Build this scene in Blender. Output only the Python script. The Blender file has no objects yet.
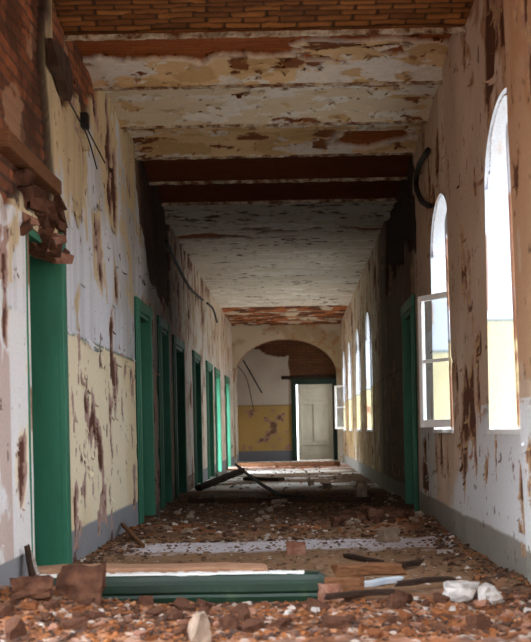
import bpy, bmesh, math, random
import numpy as np
from mathutils import Vector, Matrix, Euler, noise as mnoise
random.seed(7); rng = np.random.default_rng(11)
SC = bpy.context.scene
COL = SC.collection
PI = math.pi

# ------------------------------------------------------------------ place
EYE = 0.95            # camera height
F = 1150.0            # focal length in pixels of a 531 x 642 frame
VX, VY = 295.0, 430.0 # where the corridor axis meets the frame
ROLL = 0.02
XL, XR = -1.63, 1.35  # corridor side walls
ZC = 3.91             # spring height of the ceiling vaults
SPAN = 1.27; B0 = 8.6 # ceiling vault spacing and one beam position
YA, YE = 32.8, 35.2   # arch wall and end wall
DADO = 1.69; BASE = 0.25

def at(x, y, Y):
    """world point at depth Y seen at pixel (x, y)"""
    dx, dy = x-VX, VY-y
    wx = dx*math.cos(ROLL)+dy*math.sin(ROLL); wz = -dx*math.sin(ROLL)+dy*math.cos(ROLL)
    return Vector((wx*Y/F, Y, EYE+wz*Y/F))
def on_side(x, y, X):
    """world point on the plane X = const seen at pixel (x, y)"""
    dx, dy = x-VX, VY-y
    wx = dx*math.cos(ROLL)+dy*math.sin(ROLL)
    return at(x, y, X*F/wx)

# ------------------------------------------------------------------ noise
def _h(xi, yi, s):
    h = (xi.astype(np.int64)*374761393 + yi.astype(np.int64)*668265263 + s*982451653) & 0xffffffff
    h = ((h ^ (h >> 13))*1274126177) & 0xffffffff
    h = ((h ^ (h >> 15))*2246822519) & 0xffffffff
    return (h ^ (h >> 16))/4294967295.0
def vn(x, y, s=0):
    x = np.asarray(x, float); y = np.asarray(y, float)
    xi, yi = np.floor(x), np.floor(y); fx, fy = x-xi, y-yi
    fx = fx*fx*(3-2*fx); fy = fy*fy*(3-2*fy)
    a, b = _h(xi, yi, s), _h(xi+1, yi, s); c, d = _h(xi, yi+1, s), _h(xi+1, yi+1, s)
    return (a+(b-a)*fx)*(1-fy)+(c+(d-c)*fx)*fy
def fbm(x, y, o=4, s=0, g=0.5):
    x = np.asarray(x, float); y = np.asarray(y, float)
    t = 0; a = 1; n = 0
    for k in range(o):
        t = t+a*vn(x*2**k+17.3*k, y*2**k-9.1*k, s+k*13); n += a; a *= g
    return t/n
def sm(a, b, x):
    t = np.clip((x-a)/(b-a), 0, 1); return t*t*(3-2*t)
def lin(c):
    c = np.asarray(c, float)/255.0
    return np.where(c <= .04045, c/12.92, ((c+.055)/1.055)**2.4)
def mix(a, b, m):
    return a+(b-a)*np.asarray(m)[..., None]
def full(shape, c):
    return np.broadcast_to(lin(c), tuple(shape)+(3,)).copy()

# ------------------------------------------------------------------ mesh helpers
class Acc:
    """collects vertex / quad arrays with a pigment colour per vertex"""
    def __init__(s): s.v = []; s.f = []; s.c = []; s.n = 0
    def grid(s, P, C, keep=None, flip=False):
        a, b = P.shape[:2]
        idx = (np.arange(a*b).reshape(a, b))+s.n
        q = np.stack([idx[:-1, :-1], idx[1:, :-1], idx[1:, 1:], idx[:-1, 1:]], -1)
        if flip: q = q[..., ::-1]
        q = q[keep] if keep is not None else q.reshape(-1, 4)
        s.v.append(P.reshape(-1, 3)); s.c.append(C.reshape(-1, 3)); s.f.append(q.reshape(-1, 4)); s.n += a*b
    def build(s, name, mat, parent=None, smooth=True):
        v = np.concatenate(s.v); f = np.concatenate(s.f); c = np.concatenate(s.c)
        used = np.zeros(len(v), bool); used[f.ravel()] = True
        remap = np.cumsum(used)-1; v = v[used]; c = c[used]; f = remap[f]
        me = bpy.data.meshes.new(name)
        me.vertices.add(len(v)); me.vertices.foreach_set('co', v.astype(np.float32).ravel())
        me.loops.add(f.size); me.loops.foreach_set('vertex_index', f.astype(np.int32).ravel())
        me.polygons.add(len(f))
        me.polygons.foreach_set('loop_start', np.arange(0, f.size, 4, dtype=np.int32))
        me.update(calc_edges=True)
        me.polygons.foreach_set('use_smooth', np.full(len(f), smooth))
        at_ = me.color_attributes.new('Col', 'FLOAT_COLOR', 'POINT')
        at_.data.foreach_set('color', np.concatenate([c, np.ones((len(c), 1))], 1).astype(np.float32).ravel())
        me.validate(); me.update()
        me.materials.append(mat)
        o = bpy.data.objects.new(name, me); COL.objects.link(o)
        if parent: o.parent = parent
        return o
def obj(name, bm, mat, parent=None, smooth=False):
    me = bpy.data.meshes.new(name); bm.normal_update(); bm.to_mesh(me); bm.free()
    if smooth:
        for p in me.polygons: p.use_smooth = True
    me.materials.append(mat)
    o = bpy.data.objects.new(name, me); COL.objects.link(o)
    if parent: o.parent = parent
    return o
def struct(o): o['kind'] = 'structure'; return o
def tag(o, label, cat, group=None, kind=None):
    o['label'] = label; o['category'] = cat
    if group: o['group'] = group
    if kind: o['kind'] = kind
    return o
def empty(name, loc=(0, 0, 0)):
    o = bpy.data.objects.new(name, None); COL.objects.link(o); o.location = loc; o.empty_display_size = .1
    return o
def box(bm, lo, hi, bev=0.0, M=None):
    m = Matrix.Translation((Vector(lo)+Vector(hi))/2) @ Matrix.Diagonal((*(Vector(hi)-Vector(lo)), 1))
    if M is not None: m = M @ m
    r = bmesh.ops.create_cube(bm, size=1, matrix=m)
    if bev:
        es = list({e for v in r['verts'] for e in v.link_edges})
        bmesh.ops.bevel(bm, geom=es, offset=bev, segments=2, affect='EDGES', profile=.6)
    return r
def tube(pts, rad, seg=8, name='tube'):
    bm = bmesh.new(); rings = []
    n = len(pts); pts = [Vector(p) for p in pts]
    up = Vector((.3, .2, 1)).normalized()
    for i, p in enumerate(pts):
        d = (pts[min(i+1, n-1)]-pts[max(i-1, 0)]).normalized()
        a = d.cross(up)
        if a.length < .05: a = d.cross(Vector((1, 0, 0)))
        a.normalize(); b = d.cross(a)
        r = rad[i] if isinstance(rad, (list, tuple)) else rad
        rings.append([bm.verts.new(p+(a*math.cos(t)+b*math.sin(t))*r) for t in (2*PI*k/seg for k in range(seg))])
    for A, B in zip(rings, rings[1:]):
        for k in range(seg): bm.faces.new((A[k], A[(k+1) % seg], B[(k+1) % seg], B[k]))
    bm.faces.new(rings[0][::-1]); bm.faces.new(rings[-1])
    return bm
def smooth_path(pts, n=8):
    pts = [Vector(p) for p in pts]; out = []
    P = [pts[0]*2-pts[1]]+pts+[pts[-1]*2-pts[-2]]
    for i in range(1, len(P)-2):
        for k in range(n):
            t = k/n; a, b, c, d = P[i-1:i+3]
            out.append(.5*((2*b)+(-a+c)*t+(2*a-5*b+4*c-d)*t*t+(-a+3*b-3*c+d)*t**3))
    out.append(pts[-1]); return out

# ------------------------------------------------------------------ materials
def new_mat(name):
    m = bpy.data.materials.new(name); m.use_nodes = True
    nt = m.node_tree; return m, nt, nt.nodes['Principled BSDF']
def vcol_mat(name, rough=.9, bump=.35, scale=60, spec=.2):
    m, nt, b = new_mat(name)
    a = nt.nodes.new('ShaderNodeAttribute'); a.attribute_name = 'Col'
    tc = nt.nodes.new('ShaderNodeTexCoord')
    n = nt.nodes.new('ShaderNodeTexNoise'); n.inputs['Scale'].default_value = scale; n.inputs['Detail'].default_value = 6
    nt.links.new(tc.outputs['Object'], n.inputs['Vector'])
    mr = nt.nodes.new('ShaderNodeMapRange'); mr.inputs['To Min'].default_value = .8; mr.inputs['To Max'].default_value = 1.15
    nt.links.new(n.outputs['Fac'], mr.inputs['Value'])
    mx = nt.nodes.new('ShaderNodeVectorMath'); mx.operation = 'SCALE'
    nt.links.new(a.outputs['Color'], mx.inputs[0]); nt.links.new(mr.outputs['Result'], mx.inputs['Scale'])
    nt.links.new(mx.outputs['Vector'], b.inputs['Base Color'])
    bp = nt.nodes.new('ShaderNodeBump'); bp.inputs['Strength'].default_value = bump; bp.inputs['Distance'].default_value = .01
    nt.links.new(n.outputs['Fac'], bp.inputs['Height']); nt.links.new(bp.outputs['Normal'], b.inputs['Normal'])
    b.inputs['Roughness'].default_value = rough; b.inputs['Specular IOR Level'].default_value = spec
    return m
def noise_mat(name, c1, c2, scale=8, lo=.45, hi=.6, rough=.7, bump=.3, stretch=(1, 1, 1), spec=.3, c3=None):
    m, nt, b = new_mat(name)
    tc = nt.nodes.new('ShaderNodeTexCoord'); mp = nt.nodes.new('ShaderNodeMapping'); mp.inputs['Scale'].default_value = stretch
    nt.links.new(tc.outputs['Object'], mp.inputs['Vector'])
    n = nt.nodes.new('ShaderNodeTexNoise'); n.inputs['Scale'].default_value = scale; n.inputs['Detail'].default_value = 8; n.inputs['Roughness'].default_value = .65
    nt.links.new(mp.outputs['Vector'], n.inputs['Vector'])
    r = nt.nodes.new('ShaderNodeValToRGB'); e = r.color_ramp.elements
    e[0].position = lo; e[0].color = (*lin(c1), 1); e[1].position = hi; e[1].color = (*lin(c2), 1)
    if c3 is not None:
        k = e.new(min(.99, hi+.06)); k.color = (*lin(c3), 1)
    nt.links.new(n.outputs['Fac'], r.inputs['Fac']); nt.links.new(r.outputs['Color'], b.inputs['Base Color'])
    bp = nt.nodes.new('ShaderNodeBump'); bp.inputs['Strength'].default_value = bump; bp.inputs['Distance'].default_value = .01
    nt.links.new(n.outputs['Fac'], bp.inputs['Height']); nt.links.new(bp.outputs['Normal'], b.inputs['Normal'])
    b.inputs['Roughness'].default_value = rough; b.inputs['Specular IOR Level'].default_value = spec
    return m
M = {}
M['plaster'] = vcol_mat('peeling plaster', .85, .4, 55, .25)
M['floor'] = vcol_mat('rubble floor', .95, .8, 45, .15)
M['chips'] = vcol_mat('loose chips', .9, .3, 40, .15)
M['green'] = noise_mat('green door paint', (42, 108, 82), (54, 126, 100), 3, .35, .62, .5, .15, (1, 1, .35), .4, (60, 150, 122))
M['green_old'] = noise_mat('dull green door paint', (30, 84, 66), (40, 102, 82), 4, .4, .62, .55, .2, (1, 1, .4), .3)
M['green_dark'] = noise_mat('dark green paint', (6, 34, 20), (11, 44, 28), 5, .4, .62, .45, .25, (1, 1, 1), .4, (40, 60, 36))
M['white_wood'] = noise_mat('chipped white paint', (244, 244, 244), (234, 230, 226), 9, .5, .68, .5, .2, (1, 1, .4), .4, (150, 110, 90))
M['cream_wood'] = noise_mat('cream door paint', (206, 198, 178), (188, 178, 158), 4, .4, .66, .5, .15, (1, 1, .4), .3)
M['wood'] = noise_mat('weathered brown wood', (96, 62, 40), (132, 92, 62), 12, .38, .62, .85, .5, (1, 6, 6), .2)
M['wood_pale'] = noise_mat('pale dusty wood', (168, 124, 96), (196, 156, 128), 10, .38, .62, .85, .5, (1, 6, 6), .2)
M['wood_dark'] = noise_mat('dark rotten wood', (38, 26, 20), (62, 44, 34), 12, .38, .62, .85, .5, (1, 6, 6), .2)
M['wood_grey'] = noise_mat('grey weathered wood', (128, 118, 112), (164, 152, 144), 12, .38, .62, .85, .4, (6, 6, 1), .2)
M['steel'] = noise_mat('rusted steel flange', (112, 66, 40), (190, 176, 150), 9, .4, .55, .8, .4, (1, 1, 1), .3, (214, 204, 188))
M['cable'] = noise_mat('black cable', (24, 22, 22), (40, 36, 34), 10, .4, .6, .6, .1)
M['brick'] = noise_mat('broken red brick', (104, 64, 42), (138, 86, 54), 14, .38, .62, .95, .9, (1, 1, 1), .1, (150, 116, 94))
M['brick_dark'] = noise_mat('dark dirty brick', (70, 46, 36), (100, 68, 52), 14, .38, .62, .95, .6, (1, 1, 1), .1)
M['brick_pink'] = noise_mat('dusty pink brick', (132, 88, 70), (160, 122, 104), 14, .38, .62, .95, .6, (1, 1, 1), .1)
M['lump'] = noise_mat('white plaster lump', (196, 190, 186), (156, 144, 134), 9, .42, .62, .95, .5, (1, 1, 1), .1)
M['mortar'] = noise_mat('grey mortar lump', (128, 110, 96), (160, 140, 122), 9, .38, .62, .95, .6, (1, 1, 1), .1)
M['blue_strip'] = noise_mat('pale blue painted strip', (168, 184, 200), (196, 204, 212), 9, .4, .62, .6, .3)
M['soot'] = noise_mat('dark brown slab', (62, 46, 38), (86, 66, 54), 8, .4, .62, .9, .4)
m, nt, b = new_mat('window glass')
nt.nodes.remove(b); out = nt.nodes['Material Output']
tr = nt.nodes.new('ShaderNodeBsdfTransparent'); tr.inputs['Color'].default_value = (.93, .96, .97, 1)
gl = nt.nodes.new('ShaderNodeBsdfGlossy'); gl.inputs['Roughness'].default_value = .03
df = nt.nodes.new('ShaderNodeBsdfDiffuse'); df.inputs['Color'].default_value = (.8, .82, .84, 1)
m1 = nt.nodes.new('ShaderNodeMixShader'); m2 = nt.nodes.new('ShaderNodeMixShader'); m2.inputs[0].default_value = .10
m1.inputs[0].default_value = .06; nt.links.new(tr.outputs[0], m1.inputs[1]); nt.links.new(gl.outputs[0], m1.inputs[2])
nt.links.new(m1.outputs[0], m2.inputs[1]); nt.links.new(df.outputs[0], m2.inputs[2]); nt.links.new(m2.outputs[0], out.inputs['Surface'])
M['glass'] = m

# ------------------------------------------------------------------ openings
WIN = [(0.4, 1.75), (3.4, 4.75), (6.52, 7.87), (9.68, 11.0), (20.0, 21.2), (23.4, 24.6), (27.0, 28.2), (30.2, 31.3), (33.5, 34.7)]  # right wall windows; the last is an unseen one added to light the lobby
SILL, WTOP, WSPR = 0.93, 3.03, 2.58
DOORS = [(7.05, 8.06), (12.0, 13.0), (13.95, 14.8), (16.7, 18.0), (19.9, 21.1), (22.9, 24.2), (25.3, 26.6), (29.0, 30.4)]     # left wall doors
DTOP = 2.24
OPEN_DOOR = (3.9, 5.15)            # doorway without a leaf, beside the camera
RDOOR = (12.83, 13.9)              # right wall green door

def pier(Y, Z):
    """the wall piers stand a little proud of the window bays"""
    return (.075+.022*np.clip(Z-1, -1, 3))*sm(6.62, 6.50, Y)*sm(4.9, 5.2, Y)+(.02+.012*np.clip(Z-1, 0, 3))*sm(8.3, 9.0, Y)*sm(9.78, 9.66, Y)
def setback(Y):
    return .11*sm(15.0, 16.5, np.asarray(Y, float))
def in_window(Y, Z):
    m = np.zeros(np.broadcast(Y, Z).shape, bool)
    for a, b_ in WIN:
        c, w = (a+b_)/2, (b_-a)/2
        u = np.clip(1-((Y-c)/w)**2, 0, 1)
        m |= (np.abs(Y-c) <= w+1e-6) & (Z >= SILL-1e-6) & (Z <= WSPR+(WTOP-WSPR)*np.sqrt(u)+1e-6)
    return m
def in_door(Y, Z, lst, top):
    m = np.zeros(np.broadcast(Y, Z).shape, bool)
    for a, b_ in lst: m |= (Y >= a-1e-6) & (Y <= b_+1e-6) & (Z <= top+1e-6)
    return m

def axis_y(y0, y1, extra, k=.0022, mn=.015):
    ys = [y0]
    while ys[-1] < y1: ys.append(ys[-1]+(max(mn, k*ys[-1]) if ys[-1] > 4.8 else .1))
    ys = np.array(ys); ys[-1] = y1
    for e in extra:
        if y0 < e < y1: ys[np.argmin(np.abs(ys-e))] = e
    return np.unique(ys)
def axis_z(z0, z1, d, extra):
    zs = np.arange(z0, z1+d, d)
    for e in extra: zs[np.argmin(np.abs(zs-e))] = e
    return zs

# brick pattern: returns colour and relief (u along the course, v across courses)
def bricks(u, v, bl=.28, bh=.085, s=0, tone=(150, 84, 44), tone2=(110, 58, 32), joint=(58, 36, 24)):
    row = np.floor(v/bh); uu = u/bl+.5*(row % 2)+.23*_h(row, row*0, s+3)
    cell = np.floor(uu); fu = uu-cell; fv = v/bh-row
    wob = .06*(fbm(u*9, v*30, 2, s+5)-.5)
    e = np.minimum(np.minimum(fu, 1-fu)*bl, np.minimum(fv, 1-fv)*bh)+wob*.05
    j = 1-sm(.006, .014, e)
    t = _h(cell, row, s)
    c = mix(full(u.shape, tone), full(u.shape, tone2), t)
    c = c*(.7+.6*fbm(u*12, v*24, 3, s+9))[..., None]
    c = mix(c, full(u.shape, joint), j)
    return c, -(j*.008)-(t*.006)

# ------------------------------------------------------------------ left wall
def wall_left_field(Y, Z):
    n1 = fbm(Y*1.6, Z*.9, 5, 1); n2 = fbm(Y*3.2, Z*2.6, 5, 2); n3 = fbm(Y*11, Z*8, 4, 3); n4 = fbm(Y*30, Z*30, 3, 4)
    white = mix(full(Y.shape, (224, 224, 230)), full(Y.shape, (196, 192, 192)), sm(.42, .66, n1))
    cream = mix(full(Y.shape, (240, 226, 196)), full(Y.shape, (230, 210, 172)), sm(.4, .6, n1))
    oldc = mix(full(Y.shape, (228, 208, 170)), full(Y.shape, (204, 180, 142)), n2)
    c = np.where((Z > DADO)[..., None], white, cream)
    # older cream coat showing at the wall head and beside the first door
    up = sm(-.06, .06, (Z-3.25)*.22+(n2-.5)*1.1+.10-.12*sm(9, 12, Y)*0)
    up = np.maximum(up, sm(-.05, .05, (8.55-Y)*.35+(Z-2.75)*.28+(n2-.5)*.7+(n3-.5)*.2)*(Z > DADO+.15))
    c = mix(c, oldc, up*(Z > DADO))
    line = np.exp(-((Z-DADO-.006*(n1-.5))/.012)**2)
    c = mix(c, full(Y.shape, (92, 112, 100)), line*.85*(n3 > .34))
    grey = mix(full(Y.shape, (150, 152, 158)), full(Y.shape, (128, 126, 128)), n2)
    c = mix(c, grey, 1-sm(BASE-.012, BASE+.012, Z+.02*(n2-.5)))
    # shade of the windowless stretch painted into the wall colour
    shade_zone = sm(12.2, 13.2, Y)*(1-sm(19, 21, Y))
    c = mix(c, full(Y.shape, (112, 96, 82)), shade_zone*.8)
    # near stretch beside the first door
    near = 1-sm(6.55, 6.75, Y+.25*(n2-.5))
    c = mix(c, mix(full(Y.shape, (204, 184, 176)), full(Y.shape, (232, 230, 232)), sm(.46, .56, n2)), near*(Z > BASE)*(Z < 2.3))
    clean = (Y > 6.6)*(Y < 7.06)*(Z > BASE)*(Z < 2.3)
    c = mix(c, full(Y.shape, (236, 236, 238)), clean*sm(.62, .5, n2)*.9)
    stain = fbm(Y*9, Z*.5, 4, 17)
    c = c*(1-.13*sm(.5, .68, stain)*(Z > DADO))[..., None]
    c = mix(c, mix(full(Y.shape, (214, 206, 196)), full(Y.shape, (186, 168, 148)), sm(.45, .6, n2)), sm(17, 19, Y)*.75*(Z > BASE))
    # flaked patches: pink undercoat, then bare brown render
    patch = (np.exp(-((Y-9.25)/.65)**2)*sm(1.75, 1.3, Z)*.10 + np.exp(-((Y-10.6)/.5)**2)*.07+.05*near)
    streak = fbm(Y*6, Z*1.2, 4, 6)
    pk = n2*.68+streak*.32+patch-.03*(Z > DADO)*(Y < 12)+.05*sm(2.6, 3.6, Z)+.07*shade_zone
    m1 = sm(.632, .640, pk+.10*(n3-.5)); m2 = sm(.690, .700, pk+.14*(n3-.5))
    m1 = m1*(Z > .1)
    c = mix(c, mix(full(Y.shape, (188, 158, 146)), full(Y.shape, (164, 130, 116)), n4), m1)
    c = mix(c, full(Y.shape, (92, 56, 42)), m2)
    speck = sm(.70, .74, n3*.7+n4*.3+.03*shade_zone)
    c = mix(c, full(Y.shape, (104, 72, 56)), speck*.9)
    # fallen plaster: red brick over and beside the first door
    wob = (fbm(Y*3, Z*1.6, 4, 8)-.5)
    e1 = np.minimum(7.82+.06*np.sin(Z*5)-Y+wob*.25, Z-2.30+wob*.45)
    e2 = np.minimum(np.minimum(Y-12.15, 16.4-Y), Z-(2.65+.9*sm(13.4, 12.0, Y)))+wob*.5
    e3 = np.where((Y > 8.0) & (Y < 9.9), (Z-3.42-.25*sm(8.9, 9.9, Y)+wob*1.1), -1)
    br = sm(-.012, .012, np.maximum(np.maximum(e1, e2*.9), e3*.6))
    bc, bd = bricks(Y, Z, s=21, tone=(186, 112, 74), tone2=(110, 68, 48), joint=(96, 76, 62))
    bc = mix(bc, full(Y.shape, (74, 44, 30)), sm(.5, .62, fbm(Y*2, Z*2, 4, 30))*.4)
    bc = mix(bc, full(Y.shape, (176, 138, 110)), sm(.56, .60, fbm(Y*2.4, Z*3.4, 4, 33))*.75)
    bc = mix(bc, full(Y.shape, (64, 42, 32)), sm(.60, .64, fbm(Y*3, Z*2.0, 4, 34))*.6)
    bcd = mix(bc, full(Y.shape, (44, 30, 24)), shade_zone*.9)  # bricks there take the painted shade too
    edge = np.exp(-(np.abs(e1)/.045)**2)
    c = mix(c, bcd, br); c = mix(c, full(Y.shape, (46, 34, 28)), edge*.9*(Z > 2.35))
    d = -setback(Y)+.012*(fbm(Y*1.3, Z*1.3, 3, 12)-.5)+.004*(n2-.5) - .004*m1-.008*m2 - .003*speck + br*(-.035+bd+.02*(n2-.5))
    return c, d

def side_wall(name, X, sgn, field, ys, zs, opening, reveals, revcol):
    """sgn = +1: the room lies towards +X"""
    Y, Z = np.meshgrid(ys, zs, indexing='ij')
    C, D = field(Y, Z)
    P = np.stack([X+sgn*D, Y, Z], -1)
    o = opening(Y, Z)
    cut = o[:-1, :-1] & o[1:, :-1] & o[1:, 1:] & o[:-1, 1:]
    A = Acc(); A.grid(P, C, keep=~cut, flip=(sgn < 0))
    for pts, depth in reveals:
        pts = np.array(pts); xs = np.linspace(0, 1, 28)
        L = np.repeat(pts[:, None, :], len(xs), 1)
        st = -.02-(pier(pts[:, 0], pts[:, 1]) if sgn < 0 else -setback(pts[:, 0]))
        XX = st[:, None]+(depth-st[:, None])*xs[None, :]
        C2, D2 = revcol(XX, L[..., 0], L[..., 1])
        cy = pts[:, 0].mean(); cz = pts[:, 1].mean()
        Pn = np.stack([X-sgn*XX, L[..., 0]+D2*np.sign(L[..., 0]-cy), L[..., 1]], -1)
        A.grid(Pn, C2)
    return struct(A.build(name, M['plaster']))

ysL = axis_y(-2.5, YE+.3, [v for d in DOORS+[OPEN_DOOR] for v in d])
zs = axis_z(-.3, 4.22, .011, [DTOP, SILL, DADO])
def dens(p, q, n): return [tuple(np.array(p)+(np.array(q)-np.array(p))*k/n) for k in range(n)]
def door_outline(a, b_, top): return dens((a, 0-.1), (a, top), 60)+dens((a, top), (b_, top), 30)+dens((b_, top), (b_, -.1), 60)+[(b_, -.1)]
def rev_plain(XX, Y, Z):
    n = fbm(XX*6+Y, Z*3, 4, 40)
    return mix(full(Y.shape, (214, 210, 206)), full(Y.shape, (150, 116, 98)), sm(.56, .6, n)), -.01*n
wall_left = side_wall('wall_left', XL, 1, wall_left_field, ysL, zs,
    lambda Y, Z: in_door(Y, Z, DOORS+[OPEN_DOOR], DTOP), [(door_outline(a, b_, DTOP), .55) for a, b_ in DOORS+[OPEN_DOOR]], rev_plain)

# ------------------------------------------------------------------ right wall
def wall_right_field(Y, Z):
    n1 = fbm(Y*1.4, Z*.8, 5, 51); n2 = fbm(Y*3.6, Z*2.6, 5, 52); n3 = fbm(Y*12, Z*8, 4, 53); n4 = fbm(Y*30, Z*30, 3, 54)
    taupe = mix(full(Y.shape, (218, 196, 176)), full(Y.shape, (196, 170, 148)), sm(.35, .65, n1))
    c = taupe
    white = full(Y.shape, (226, 228, 232))
    c = mix(c, white, sm(-.1, .1, (8.6-Y)*.25+(.93-Z)*.55+(n1-.5)*.5)*(Z < 1.1))
    strip = sm(11.0, 11.1, Y)*(1-sm(12.4, 12.5, Y))
    c = mix(c, full(Y.shape, (218, 216, 216)), strip*(Z < 1.9))
    far = sm(17.5, 18.5, Y)
    fc = np.where((Z > DADO)[..., None], full(Y.shape, (198, 184, 164)), full(Y.shape, (186, 156, 110)))
    fc = mix(fc, mix(full(Y.shape, (110, 80, 58)), full(Y.shape, (222, 216, 206)), sm(.45, .55, n1)), sm(.50, .56, n2)*.7)
    c = mix(c, fc, far)
    mid = sm(12.45, 13.0, Y)*(1-far)  # painted shade: right wall darkened along its windowless stretch
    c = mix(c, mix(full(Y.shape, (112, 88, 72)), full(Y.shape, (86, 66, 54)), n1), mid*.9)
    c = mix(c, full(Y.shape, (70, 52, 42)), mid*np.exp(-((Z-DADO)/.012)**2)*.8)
    grey = mix(full(Y.shape, (162, 158, 152)), full(Y.shape, (136, 130, 122)), n2)
    c = mix(c, grey, 1-sm(BASE-.01, BASE+.01, Z+.03*(n2-.5)))
    # brown older coats at the wall head nearest the camera
    head = sm(-.05, .05, (Z-3.45)*.25+(7.9-Y)*.12+(n2-.5)*1.0-.06)
    c = mix(c, full(Y.shape, (176, 126, 86)), head*.8*(Y < 9))
    bare = sm(-.02, .02, (6.9-Y)*.5-.05+(n2-.5)*.9)*(Z > 1.2)
    c = mix(c, full(Y.shape, (186, 140, 104)), bare*.7)
    # flakes, strongest round the window openings
    dwin = np.full(Y.shape, 9.)
    for a, b_ in WIN: dwin = np.minimum(dwin, np.abs(Y-(a+b_)/2)-(b_-a)/2)
    prox = np.exp(-(np.clip(dwin, 0, 9)/.12)**2)*(Z > .5)
    streak = fbm(Y*6, Z*.9, 4, 56)
    pk = n2*.68+streak*.32+.055*prox+.05*sm(2.7, 3.6, Z)+.02*np.exp(-((Y-9.0)/.5)**2)*np.exp(-((Z-.8)/.5)**2)+.04*far
    pk = np.where(Z < .3, pk-.1, pk)
    m1 = sm(.632, .640, pk+.10*(n3-.5)); m2 = sm(.684, .694, pk+.14*(n3-.5))
    c = mix(c, mix(full(Y.shape, (170, 132, 112)), full(Y.shape, (196, 160, 120)), sm(.4, .6, n4)), m1)
    c = mix(c, full(Y.shape, (98, 58, 40)), m2)
    speck = sm(.69, .73, n3*.7+n4*.3)
    c = mix(c, full(Y.shape, (110, 78, 60)), speck*.9)
    wob = fbm(Y*3, Z*1.6, 4, 58)-.5
    e2 = np.minimum(np.minimum(Y-12.6, 16.6-Y), Z-3.0)+wob*.6
    br = sm(-.012, .012, e2)
    bc, bd = bricks(Y, Z, s=61, tone=(70, 44, 32), tone2=(52, 34, 26), joint=(38, 28, 24))
    c = mix(c, bc, br)
    d = pier(Y, Z)+.012*(fbm(Y*1.3, Z*1.3, 3, 62)-.5)+.005*(n2-.5)-.004*m1-.008*m2-.003*speck+br*(-.03+bd)
    return c, d
def win_outline(a, b_):
    c, w = (a+b_)/2, (b_-a)/2
    arc = [(c-w*math.cos(t), WSPR+(WTOP-WSPR)*math.sin(t)) for t in np.linspace(0, PI, 40)]
    return dens((a, SILL), (a, WSPR), 60)+arc+dens((b_, WSPR), (b_, SILL), 60)+dens((b_, SILL), (a, SILL), 20)+[(a, SILL)]
def rev_window(XX, Y, Z):
    n = fbm(XX*4+Y*2+31.4, Z*2.5, 5, 73); n3 = fbm(XX*20, Z*14, 4, 71)
    c = np.where((Z > DADO-.02)[..., None], full(Y.shape, (206, 213, 224)), full(Y.shape, (214, 200, 158)))
    c = mix(c, full(Y.shape, (90, 106, 98)), np.exp(-((Z-DADO+.02)/.01)**2)*.8)
    low = sm(1.22, .98, Z)*sm(.14, .0, XX)*.05
    m1 = sm(.70, .71, n+low+.06*(n3-.5))*((Z < 1.5) | (Y > 12))
    m1 = np.maximum(m1, sm(.55, .6, n)*(XX < -.01))
    c = mix(c, full(Y.shape, (164, 122, 98)), m1)
    top = sm(2.72, 2.9, Z)*sm(.56, .62, n3*.5+n*.5)*.5*(Y < 8.5)
    c = mix(c, full(Y.shape, (196, 160, 116)), top)
    c = mix(c, full(Y.shape, (224, 226, 230)), (Z < SILL+.01)*.9)
    return c, -.008*n
ysR = axis_y(-2.5, YE+.3, [v for d in WIN+[RDOOR] for v in d])
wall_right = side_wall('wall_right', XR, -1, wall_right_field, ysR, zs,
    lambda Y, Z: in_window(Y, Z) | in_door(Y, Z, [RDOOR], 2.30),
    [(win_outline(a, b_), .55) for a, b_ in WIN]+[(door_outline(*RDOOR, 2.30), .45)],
    lambda XX, Y, Z: rev_window(XX, Y, Z) )

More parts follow.
